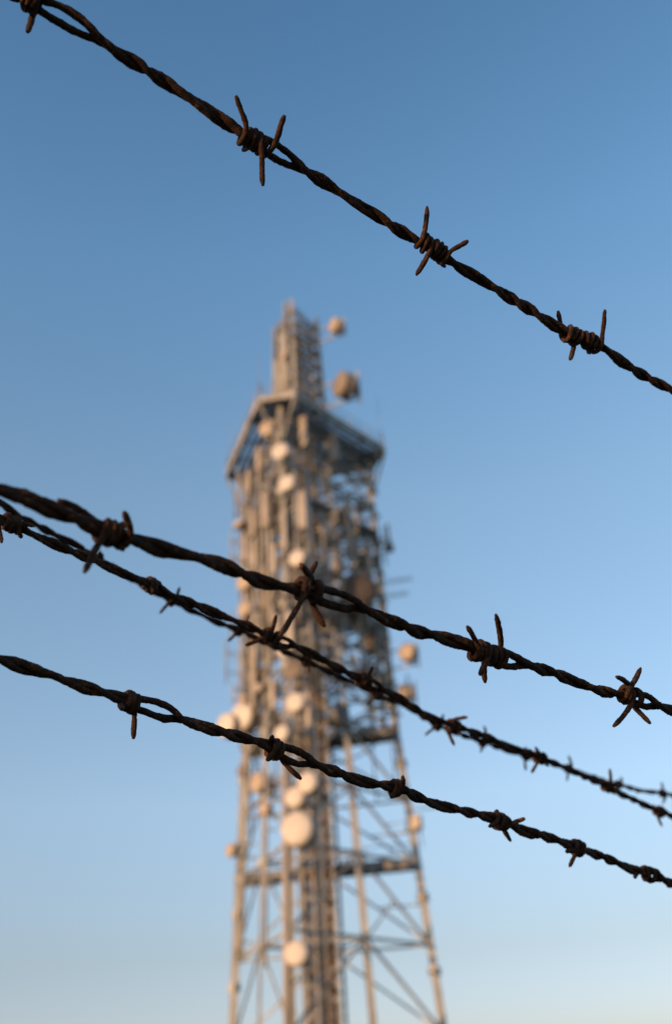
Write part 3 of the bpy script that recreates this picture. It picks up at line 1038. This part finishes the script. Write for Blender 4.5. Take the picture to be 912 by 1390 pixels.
def build_tower():
    rnd = random.Random(11)
    zs = [z for z, _ in TOWER['sides']]
    for k in 'LNR':
        m = MB()
        for z0, z1 in zip(zs, zs[1:]):
            m.bar(leg(k, z0), leg(k, z1), .42 if z0 < 20 else .34)
        # splice plates
        for z in range(4, 43, 4): m.box(leg(k, z), .50, .50, .5, PHI)
        m.build('leg', M['steel'], tower)
        f = MB(); f.box(leg(k, .25), 1.8, 1.8, .8, PHI); f.build('concrete_footing', M['concrete'], tower)
    # lattice of every face
    levels = [0, 4.8, 9.4, 13.86, 17.7, 21.5, 24.3, 27, 29.4, 31.8, 34.2, 36.5, 38.8, 41, 43.1]
    for a, b in FACES:
        for z0, z1 in zip(levels, levels[1:]):
            m = MB()
            w = .115 if z0 < 21 else .125
            P0, P1, Q0, Q1 = leg(a, z0), leg(b, z0), leg(a, z1), leg(b, z1)
            m.angle(Q0, Q1, w*1.3)
            mid0, mid1 = P0.lerp(P1, .5), Q0.lerp(Q1, .5)
            if z0 < 21:
                m.angle(mid1, P0, w*1.15); m.angle(mid1, P1, w*1.15)
                if rnd.random() < .4: m.angle(P0.lerp(mid1, .5), P0.lerp(Q0, .5), w*.7)
                if rnd.random() < .4: m.angle(P1.lerp(mid1, .5), P1.lerp(mid0, .98), w*.7)
                for c_ in (mid1, P0, P1): m.box(c_, .34, .34, .3, PHI)      # gussets
            else:
                m.angle(mid1, P0, w); m.angle(mid1, P1, w); m.angle(mid0, Q0, w); m.angle(mid0, Q1, w)
            m.build('bracing', M['steel'], tower)
        m = MB()
        for z0, z1 in zip(levels, levels[1:]):
            m.bar(leg(a, z0).lerp(leg(b, z0), .5), leg(a, z1).lerp(leg(b, z1), .5), .40 if (a, b) == ('N','R') and z0 < 21 else (.15 if z0 < 21 else .24))
        m.build('middle_post', M['steel'], tower)
    # internal plan bracing
    for z in levels[1:]:
        mids = [leg(a, z).lerp(leg(b, z), .5) for a, b in FACES]
        m = MB()
        for i in range(3): m.angle(mids[i], mids[(i+1) % 3], .13)
        m.build('plan_bracing', M['steel_dark'], tower)
    # central cable riser: lattice shaft with cable runs and a ladder
    shaft = MB(); W = .88; ang = PHI - .75
    R = Matrix.Rotation(ang, 3, 'Z')
    cor = [R@Vector((x*W, y*W, 0)) for x, y in ((1,1),(-1,1),(-1,-1),(1,-1))]
    for c in cor: shaft.bar(c+Vector((0,0,.0)), c+Vector((0,0,43.0)), .16)
    z = .6
    while z < 42.8:
        for i in range(4):
            a, b = cor[i]+Vector((0,0,z)), cor[(i+1) % 4]+Vector((0,0,z))
            shaft.bar(a, b, .09)
            if int(z/.75) % 2: shaft.bar(a, b+Vector((0,0,.75)), .07)
            else: shaft.bar(b, a+Vector((0,0,.75)), .07)
        z += .75
    sh = shaft.build('cable_riser', M['steel'], tower)
    for fi in range(4):
        cb = MB()
        a, b = cor[fi]*.93, cor[(fi+1) % 4]*.93
        for k in range(14):
            if rnd.random() < .1: continue
            p = a.lerp(b, .04+.07*k)
            top = 43 - rnd.choice((0, 0, 2, 6, 10, 16))
            pts = []
            q = rnd.uniform(0, 6)
            for j in range(12):
                zz = .2+(top-.2)*j/11
                pts.append(p + Vector((math.sin(q+j)*.02, math.cos(q*2+j)*.02, zz)))
            cb.tube(pts, rnd.uniform(.04, .075), 6)
        cb.build('cable_bundle', M['cable'] if fi != 2 else M['rust_box'], sh)
    ld = MB()
    base = (cor[2]+cor[3])*.5*1.18; sidev = (cor[3]-cor[2]).normalized()*.3
    ld.bar(base-sidev, base-sidev+Vector((0,0,43)), .06); ld.bar(base+sidev, base+sidev+Vector((0,0,43)), .06)
    z = .3
    while z < 43: ld.tube([base-sidev+Vector((0,0,z)), base+sidev+Vector((0,0,z))], .025, 5); z += .45
    ld.build('ladder', M['steel'], sh)
    ct = MB()      # cable trays bracketed off the shaft on its right side
    out = (cor[3]+cor[0])*.5*1.45; sv = (cor[0]-cor[3]).normalized()*.42
    for e in (-1, 1): ct.bar(out+sv*e, out+sv*e+Vector((0,0,43)), .08)
    z = .4
    while z < 43:
        ct.bar(out-sv*1.5+Vector((0,0,z)), out+sv*1.5+Vector((0,0,z)), .07)
        ct.bar(out+Vector((0,0,z)), (cor[3]+cor[0])*.5+Vector((0,0,z)), .06); z += .6
    ct.build('cable_tray', M['steel_dark'], sh)  # darker steel carries the shade of the riser's right side in its colour
    for k in range(8):
        cb = MB(); p = out + sv*(-.85+.24*k)
        cb.tube([p+Vector((0,0,.3)), p+Vector((.02,0,15)), p+Vector((-.02,.02,30)), p+Vector((0,0,rnd.choice((43,40,34))))], .055, 6)
        cb.build('feeder_cable', M['cable'], sh)

    # tier walkways
    def walkway(z, wdt, full, deep):
        w = MB()
        edges = FACES if full else (('R','L'),)
        for a, b in edges:
            nrm = fnorm(a, b)
            for o in (.15, -wdt):
                w.bar(leg(a, z)+nrm*o, leg(b, z)+nrm*o, .14, deep if o > 0 or True else .2)
            n = 26
            for k in range(n):
                t = (k+.5)/n
                w.bar(on_face(a, b, t, z+.08, .12), on_face(a, b, t, z+.08, -wdt), .05, .16)
            e0, e1 = on_face(a, b, .02, z+.22, .1), on_face(a, b, .98, z+.22, .1)
            f0, f1 = on_face(a, b, .98, z+.22, -wdt), on_face(a, b, .02, z+.22, -wdt)
            w.plate([e0, e1, f1.lerp(f1, 1) if False else f0, f1], .04)
        o = w.build('walkway', M['steel_dark'], tower)
        r = MB()
        for a, b in edges:
            for h in (.55, 1.1):
                r.tube([on_face(a, b, 0, z+.2+h, .12), on_face(a, b, 1, z+.2+h, .12)], .03, 5)
            for k in range(8):
                r.tube([on_face(a, b, k/7, z+.2, .12), on_face(a, b, k/7, z+1.3, .12)], .03, 5)
        r.build('handrail', M['steel'], o)
    walkway(13.86, 1.0, False, .55); walkway(21.9, 1.0, False, .5); walkway(29.4, .9, True, .25); walkway(36.5, .9, True, .25)

    # vertical mounting poles on the faces, with rails
    for a, b, ts, o in (('L','N', (.06,.2,.33,.47,.6,.74,.88), .55), ('N','R', (.07,.2,.34,.5,.66,.82,.95), .5), ('R','L', (.15,.38,.62,.85), .5)):
        for t in ts:
            z0 = rnd.uniform(21.5, 27); z1 = rnd.uniform(36.5, 42) if a != 'N' else rnd.uniform(35, 39.2)
            m = MB()
            m.tube([on_face(a, b, t, z0, o), on_face(a, b, t, z1, o)], rnd.uniform(.085, .14), 8)
            z = z0+.8
            while z < z1:
                m.bar(on_face(a, b, t, z, o), on_face(a, b, t, z, 0), .08); z += 2.35
            m.build('mounting_pole', M['steel'], tower)
        for z in (23.2, 25.4, 28.4, 31.2, 33.4, 35.6, 38, 40):
            m = MB(); m.bar(on_face(a, b, -.04, z, .28), on_face(a, b, 1.04, z, .28), .13)
            m.build('mounting_rail', M['steel'], tower)
    # lower poles on the near leg and left face
    for (a, b, t, o, z0, z1, r) in (('L','N',.78,.6,8,22,.09), ('N','R',.16,.5,5,22,.10), ('L','N',.3,.5,9,22,.10)):
        m = MB(); m.tube([on_face(a, b, t, z0, o), on_face(a, b, t, z1, o)], r, 8)
        for z in range(int(z0)+1, int(z1), 3): m.bar(on_face(a, b, t, z, o), on_face(a, b, t, z, 0), .09)
        m.build('mounting_pole', M['steel'], tower)
    # the tall pole in front of the near leg that carries the largest dishes
    m = MB(); pn = [DIRS['N']*(side(z)/math.sqrt(3)+.75)+Vector((0,0,z)) for z in (4, 9, 14, 20.5)]
    m.tube(pn, .2, 12)
    for z in (5, 8.5, 12, 15.5, 19.5): m.bar(DIRS['N']*(side(z)/math.sqrt(3)+.75)+Vector((0,0,z)), leg('N', z), .1)
    m.build('dish_pole', M['drum'], tower)
    # junction boxes and short bracket frames fixed among the antennas
    for k in range(40):
        a, b = (FACES[1], FACES[1], FACES[1], FACES[2], FACES[0])[k % 5]; t = rnd.uniform(.04, .96); z = rnd.uniform(22.5, 39)
        m = MB(); c = on_face(a, b, t, z, rnd.choice((-.25, .3, .45)))
        m.box(c, rnd.uniform(.3, .9), rnd.uniform(.25, .6), rnd.uniform(.35, 1.3), PHI + rnd.choice((0, PI/3, .9)))
        m.bar(c, on_face(a, b, t, z, 0), .1)
        m.build('junction_box', M[rnd.choice(('drum', 'drum_dark', 'panel', 'steel_dark', 'rust_box'))], tower)
    for k in range(38):
        a, b = (FACES[1], FACES[0], FACES[1], FACES[0])[k % 4]; t = rnd.uniform(.0, 1); z = rnd.uniform(22.5, 38.5)
        o = rnd.uniform(.6, 1.9); hh = rnd.uniform(.6, 1.5); m = MB()
        p0, p1 = on_face(a, b, t, z, 0), on_face(a, b, t, z, o)
        up = Vector((0,0,hh))
        m.bar(p0, p1, .08); m.bar(p0+up, p1+up, .08); m.tube([p1-up*.5, p1+up*1.6], .065, 7); m.bar(p0, p1+up, .05)
        m.build('bracket_frame', M['steel'], tower)
    # feeder cables that droop between the riser and the faces
    for k in range(26):
        a, b = FACES[k % 2]; t = rnd.random(); z = rnd.uniform(20, 41)
        p1 = on_face(a, b, t, z, .2); p0 = Vector((p1.x*.2, p1.y*.2, z-rnd.uniform(.5, 2.5)))
        mid = p0.lerp(p1, .5)-Vector((0,0,rnd.uniform(.3,1.2)))
        m = MB(); m.tube([p0, p0.lerp(mid,.5)-Vector((0,0,.2)), mid, mid.lerp(p1,.5)-Vector((0,0,.1)), p1, p1+Vector((0,0,-1.5)), p1+Vector((.05,0,-rnd.uniform(2,5)))], .055, 6)
        m.build('feeder_cable', M['cable'], tower)

    # head platform: a triangle with cut corners, edge beams, joists and deck bars
    Z = TOWER['hp']; S, T_ = TOWER['S'], TOWER['t']
    big = S+2*T_; q = T_/big
    V = {k: leg(k, Z, big) for k in 'LNR'}
    hexv = [V['N'].lerp(V['L'], q), V['N'].lerp(V['R'], q), V['R'].lerp(V['N'], q), V['R'].lerp(V['L'], q), V['L'].lerp(V['R'], q), V['L'].lerp(V['N'], q)]
    p = MB()
    for i in range(6):
        a, b = hexv[i], hexv[(i+1) % 6]
        p.bar(a, b, .14, .5)
    for k in 'LNR':
        pass
    plat = p.build('platform', M['steel'], tower)
    g = MB()
    # deck bars parallel to each long side, 3 deep bands
    for (i0, i1, k0, k1) in ((1, 2, 'N', 'R'), (3, 4, 'R', 'L'), (5, 0, 'L', 'N')):
        nrm = fnorm(k0, k1); a, b = hexv[i0], hexv[i1]; d = (b-a).normalized()
        for j in range(9 if k0 == 'N' else 5):
            off = .26+.45*j
            cut = T_*math.sin(PI/3)
            ext = (off*.577 if off < cut else T_*.5-(off-cut)*.577) - .22
            g.bar(a - nrm*off - d*ext - Vector((0,0,.02)), b - nrm*off + d*ext - Vector((0,0,.02)), .34 if k0 == 'N' else .29, .04)
    g.build('deck_bars', M['deck'], plat)
    j = MB()
    for (i0, i1, k0, k1) in ((1, 2, 'N', 'R'), (3, 4, 'R', 'L'), (5, 0, 'L', 'N')):
        nrm = fnorm(k0, k1); a, b = hexv[i0], hexv[i1]
        for t in (0.02, .26, .5, .74, .98):
            c = a.lerp(b, t); j.bar(c - Vector((0,0,.16)), c - nrm*4.3 - Vector((0,0,.16)), .08, .16)
    for a, b in FACES:
        j.bar(leg(a, Z-.3), leg(b, Z-.3), .16, .26)
    for k in 'LNR':
        for t in (.15, .5, .85):
            e = hexv[{'N':0,'R':2,'L':4}[k]].lerp(hexv[{'N':1,'R':3,'L':5}[k]], t)
            j.bar(e-Vector((0,0,.14)), leg(k, Z-.14)*1.0, .12, .22)
    j.build('joists', M['deck'], plat)
    for k in 'LNR':
        for i in {'N':(0,1),'R':(2,3),'L':(4,5)}[k]:
            kn = MB(); kn.bar(hexv[i]-Vector((0,0,.3)), leg(k, Z-3.6), .14)
            kn.build('knee_brace', M['steel'], plat)
    r = MB()
    for i in range(6):
        a, b = hexv[i], hexv[(i+1) % 6]
        for h in (.6, 1.1): r.tube([a+Vector((0,0,h)), b+Vector((0,0,h))], .028, 5)
        n = max(2, int((b-a).length/1.6))
        for k in range(n):
            c = a.lerp(b, k/n); r.tube([c+Vector((0,0,.2)), c+Vector((0,0,1.1))], .028, 5)
    r.build('handrail', M['steel'], plat)

    # top mast
    s0, s1, z1 = TOWER['mast']
    def mleg(k, z):
        f = (z-Z)/(z1-Z); return (Matrix.Rotation(TOWER['mast_yaw'], 3, 'Z')@DIRS[k])*((s0+(s1-s0)*f)/math.sqrt(3)) + Vector((0,0,z)) + Vector(TOWER['mast_off'])
    ms = MB()
    for k in 'LNR': ms.bar(mleg(k, Z), mleg(k, z1+(.8 if k == 'N' else 0)), .26)
    mast = ms.build('mast', M['steel'], tower)
    lv = [Z+(z1-Z)*i/9 for i in range(10)]
    for a, b in FACES:
        m = MB()
        for i, (za, zb) in enumerate(zip(lv, lv[1:])):
            m.angle(mleg(a, zb), mleg(b, zb), .18)
            m.angle(mleg(a, za), mleg(b, zb), .15); m.angle(mleg(b, za), mleg(a, zb), .15)
        m.build('mast_bracing', M['steel'], mast)
    m = MB()
    for k in range(7):
        c = Vector(TOWER['mast_off']) + Vector((-.5+.16*k, .1*(k % 3)-.1, 0))
        m.tube([c+Vector((0,0,Z)), c+Vector((0,0,z1-.4-.9*(k % 4)))], .06, 6)
    m.build('cable_bundle', M['cable'], mast)
    for (a, b, t, za, zb) in (('L','N',.2,44.5,54.5), ('L','N',.55,44,53), ('L','N',.38,45,51), ('L','N',.72,46,54), ('L','N',.85,45.5,55.6), ('N','R',.9,46,55.6), ('N','R',.55,44.6,50), ('R','L',.5,46,55)):
        m = MB(); n_ = (Matrix.Rotation(TOWER['mast_yaw'], 3, 'Z')@fnorm(a, b))*.3
        m.tube([mleg(a, za).lerp(mleg(b, za), t)+n_, mleg(a, zb).lerp(mleg(b, zb), t)+n_], .15, 7)
        for z in (za+.8, (za+zb)/2, zb-.8): m.bar(mleg(a, z).lerp(mleg(b, z), t)+n_, mleg(a, z).lerp(mleg(b, z), t), .08)
        m.build('mounting_pole', M['steel'], mast)
    m = MB()
    for k in 'LNR': m.tube([mleg(k, z1-.3), mleg(k, z1+1.1)], .04, 6)
    for a, b in FACES: m.tube([mleg(a, z1+.5), mleg(b, z1+.5)], .03, 5)
    m.build('top_rail', M['steel'], mast)
build_tower()

# ------------------------------------------------------------------ antennas: every one a thing on the tower
def dish(d):
    """d: base point (centre of the face), diameter, heading, kind, anchor on the tower"""
    D = d['dia']; r = D/2; loc = Vector(d['loc'])
    t = thing('dish_antenna', d['label'], 'dish antenna', loc, d['az'], d.get('group'))
    k = d['kind']
    dep = {'drum': .62*D, 'shallow': .34*D, 'long': .85*D}[k]
    sm = M[d.get('shroud', 'drum')]; rm = M[d.get('face', 'radome')]
    # face looks along local -y; body runs to +y
    b = MB()
    if k == 'shallow':
        b.lathe_y([(r*.94, .0), (r, .0), (r*1.015, .03*D), (r, .09*D), (r*.8, .2*D), (r*.45, .29*D), (r*.14, dep)], 36)
    else:
        b.lathe_y([(r*.95, .0), (r, .0), (r*1.01, .02*D), (r, dep*.62), (r*1.03, dep*.63), (r*1.03, dep*.67), (r*.96, dep*.68), (r*.7, dep*.86), (r*.38, dep*.97), (r*.13, dep)], 36)
    b.build('shroud', sm, t)
    f = MB(); f.lathe_y([(r*.965, .004*D), (r*.95, -.015*D), (r*.7, -.045*D), (r*.35, -.062*D), (r*.02, -.066*D)], 36)
    f.build('radome', rm, t)
    hb = MB(); hb.lathe_y([(r*.2, dep-.04*D), (r*.2, dep+.06*D), (r*.12, dep+.10*D)], 14); hb.box((0, dep+.10*D, -.12*D), .2*D, .14*D, .26*D)
    hb.build('hub', M['drum_dark'], t)
    # mount: pipe behind the dish and stand-off arms to the tower
    Ri = Matrix.Rotation(-d['az'], 3, 'Z')
    an = Ri@(Vector(d['anchor'])-loc)
    pr = max(.055, .04*D); py = dep+.05*D+pr
    mp = MB(); mp.tube([(.0+.2*D, py, -.75*D), (.2*D, py, .75*D)], pr, 10)
    mp.box((.1*D, py-.02*D, 0), .24*D, .1*D, .3*D)
    mp.build('mount_pipe', M['steel'], t)
    for s_ in (-.5, .5):
        ar = MB(); ar.bar((.2*D, py, s_*D), (an.x, an.y, an.z+s_*D), max(.10, .06*D))
        ar.build('mount_arm', M['steel'], t)
    return t
for d in DISHES: dish(d)

def panel(d):
    loc = Vector(d['loc']); t = thing('panel_antenna', d['label'], 'panel antenna', loc, d['az'], d.get('group'))
    w, h = d['w'], d['h']
    b = MB(); b.rbox((0, 0, 0), w, w*.55, h, w*.14); b.build('housing', M[d.get('mat', 'panel')], t)
    p = MB(); p.tube([(0, w*.62+.06, -h*.62), (0, w*.62+.06, h*.62)], .05, 8); p.build('mount_pipe', M['steel'], t)
    Ri = Matrix.Rotation(-d['az'], 3, 'Z'); an = Ri@(Vector(d['anchor'])-loc)
    for s_ in (-.36, .36):
        c = MB()
        c.box((0, w*.4, s_*h), w*.5, w*.5, .1)
        c.bar((0, w*.62+.06, s_*h), (an.x, an.y, s_*h+an.z), .06)
        c.build('bracket', M['steel'], t)
    cb = MB(); cb.tube([(w*.2, 0, -h*.5), (w*.2, .05, -h*.5-.15), (w*.1, w*.5, -h*.5-.35), (0, w*.62+.12, -h*.5-.9)], .028, 6)
    cb.build('cable', M['cable'], t)
for d in PANELS: panel(d)

def whip(d):
    loc = Vector(d['loc']); t = thing('whip_antenna', d['label'], 'whip antenna', loc, 0, d.get('group'))
    an = Vector(d['anchor'])-loc; h = d['h']; r = d['r']
    m = MB(); m.tube([(0,0,.0), (0,0,h*.25), (0,0,h*.98), (0,0,h)], [r, r, r*.75, r*.3], 10); m.build('radiator', M['panel'], t)
    b = MB(); b.tube([(0,0,-.5), (0,0,.35)], r*1.5, 10); b.box((0,0,-.25), r*4.5, r*4.5, .35); b.build('base_clamp', M['drum_dark'], t)
    for z_, q_ in ((-.25, .08), (.2, .05)):
        a = MB(); a.bar((0,0,z_), (an.x, an.y, z_), q_); a.build('mount_arm', M['steel'], t)
for d in WHIPS: whip(d)

def yagi(d):
    loc = Vector(d['loc']); t = thing('yagi_antenna', d['label'], 'yagi antenna', loc, d['az'], d.get('group'))
    L_ = d['len']
    b = MB(); b.bar((0,0,0), (0,-L_,0), .06); b.build('boom', M['steel'], t)
    for k in range(7):
        e = MB(); y = -L_*(.12+.14*k); w = d['w']*(1-.06*k)
        e.tube([(-w/2,y,.04), (w/2,y,.04)], .022, 6); e.build('element', M['steel'], t)
    c = MB(); c.box((0,.05,0), .16, .16, .22); c.build('clamp', M['drum_dark'], t)
for d in YAGIS: yagi(d)

# ------------------------------------------------------------------ light, sky, camera
SUN_EL, SUN_AZ = math.radians(SUNP['el']), math.radians(SUNP['az'])   # azimuth measured from behind the camera towards its left
to_sun = Vector((-math.sin(SUN_AZ)*math.cos(SUN_EL), -math.cos(SUN_AZ)*math.cos(SUN_EL), math.sin(SUN_EL)))
sl = bpy.data.lights.new('sun', 'SUN'); sl.energy = SUNP['energy']; sl.angle = math.radians(.5); sl.color = SUNP['color']
so = bpy.data.objects.new('sun', sl); COL.objects.link(so)
so.rotation_euler = to_sun.to_track_quat('Z', 'Y').to_euler()

w = bpy.data.worlds.new('World'); scene.world = w; w.use_nodes = True
nt = w.node_tree; bg = nt.nodes['Background']
sky = nt.nodes.new('ShaderNodeTexSky'); sky.sky_type = 'NISHITA'; sky.sun_disc = False
sky.sun_elevation = SUN_EL
sky.sun_rotation = math.atan2(to_sun.x, to_sun.y)
sky.altitude = 200; sky.air_density = SUNP['air']; sky.dust_density = SUNP['dust']; sky.ozone_density = SUNP['ozone']
hs = nt.nodes.new('ShaderNodeHueSaturation'); hs.inputs['Saturation'].default_value = SUNP['sat']; hs.inputs['Hue'].default_value = SUNP['hue']
nt.links.new(sky.outputs['Color'], hs.inputs['Color'])
# clear-evening tint of the sky by height above the horizon
tc = nt.nodes.new('ShaderNodeTexCoord'); sx = nt.nodes.new('ShaderNodeSeparateXYZ')
nt.links.new(tc.outputs['Generated'], sx.inputs['Vector'])
rp = nt.nodes.new('ShaderNodeValToRGB'); rp.color_ramp.interpolation = 'EASE'
for i, (p_, c_) in enumerate(SUNP['tint']):
    e = rp.color_ramp.elements[i] if i < 2 else rp.color_ramp.elements.new(p_)
    e.position = p_; e.color = (c_[0]/4, c_[1]/4, c_[2]/4, 1)
rp.color_ramp.interpolation = 'LINEAR'
nt.links.new(sx.outputs['Z'], rp.inputs['Fac'])
m1 = nt.nodes.new('ShaderNodeVectorMath'); m1.operation = 'MULTIPLY'
nt.links.new(hs.outputs['Color'], m1.inputs[0]); nt.links.new(rp.outputs['Color'], m1.inputs[1])
m2 = nt.nodes.new('ShaderNodeVectorMath'); m2.operation = 'SCALE'; m2.inputs['Scale'].default_value = 4
nt.links.new(m1.outputs['Vector'], m2.inputs[0])
nt.links.new(m2.outputs['Vector'], bg.inputs['Color'])
bg.inputs['Strength'].default_value = SUNP['sky']

cam = bpy.data.cameras.new('camera'); co = bpy.data.objects.new('camera', cam); COL.objects.link(co)
cam.sensor_fit = 'VERTICAL'; cam.sensor_height = 36; cam.lens = CAMP['lens']
cam.clip_start = .02; cam.clip_end = 20000
co.location = CAMP['loc']
r_, u_, f_ = Vector(CAMP['r']), Vector(CAMP['u']), Vector(CAMP['f'])
co.rotation_euler = Matrix((r_, u_, -f_)).transposed().to_euler()
cam.dof.use_dof = True; cam.dof.focus_distance = CAMP['focus']; cam.dof.aperture_fstop = CAMP['fstop']; cam.dof.aperture_blades = 7
scene.camera = co
scene.render.engine = 'CYCLES'
scene.cycles.use_denoising = True
scene.cycles.max_bounces = 5
scene.view_settings.view_transform = 'Standard'; scene.view_settings.look = 'None'
scene.view_settings.exposure = 0; scene.view_settings.gamma = 1
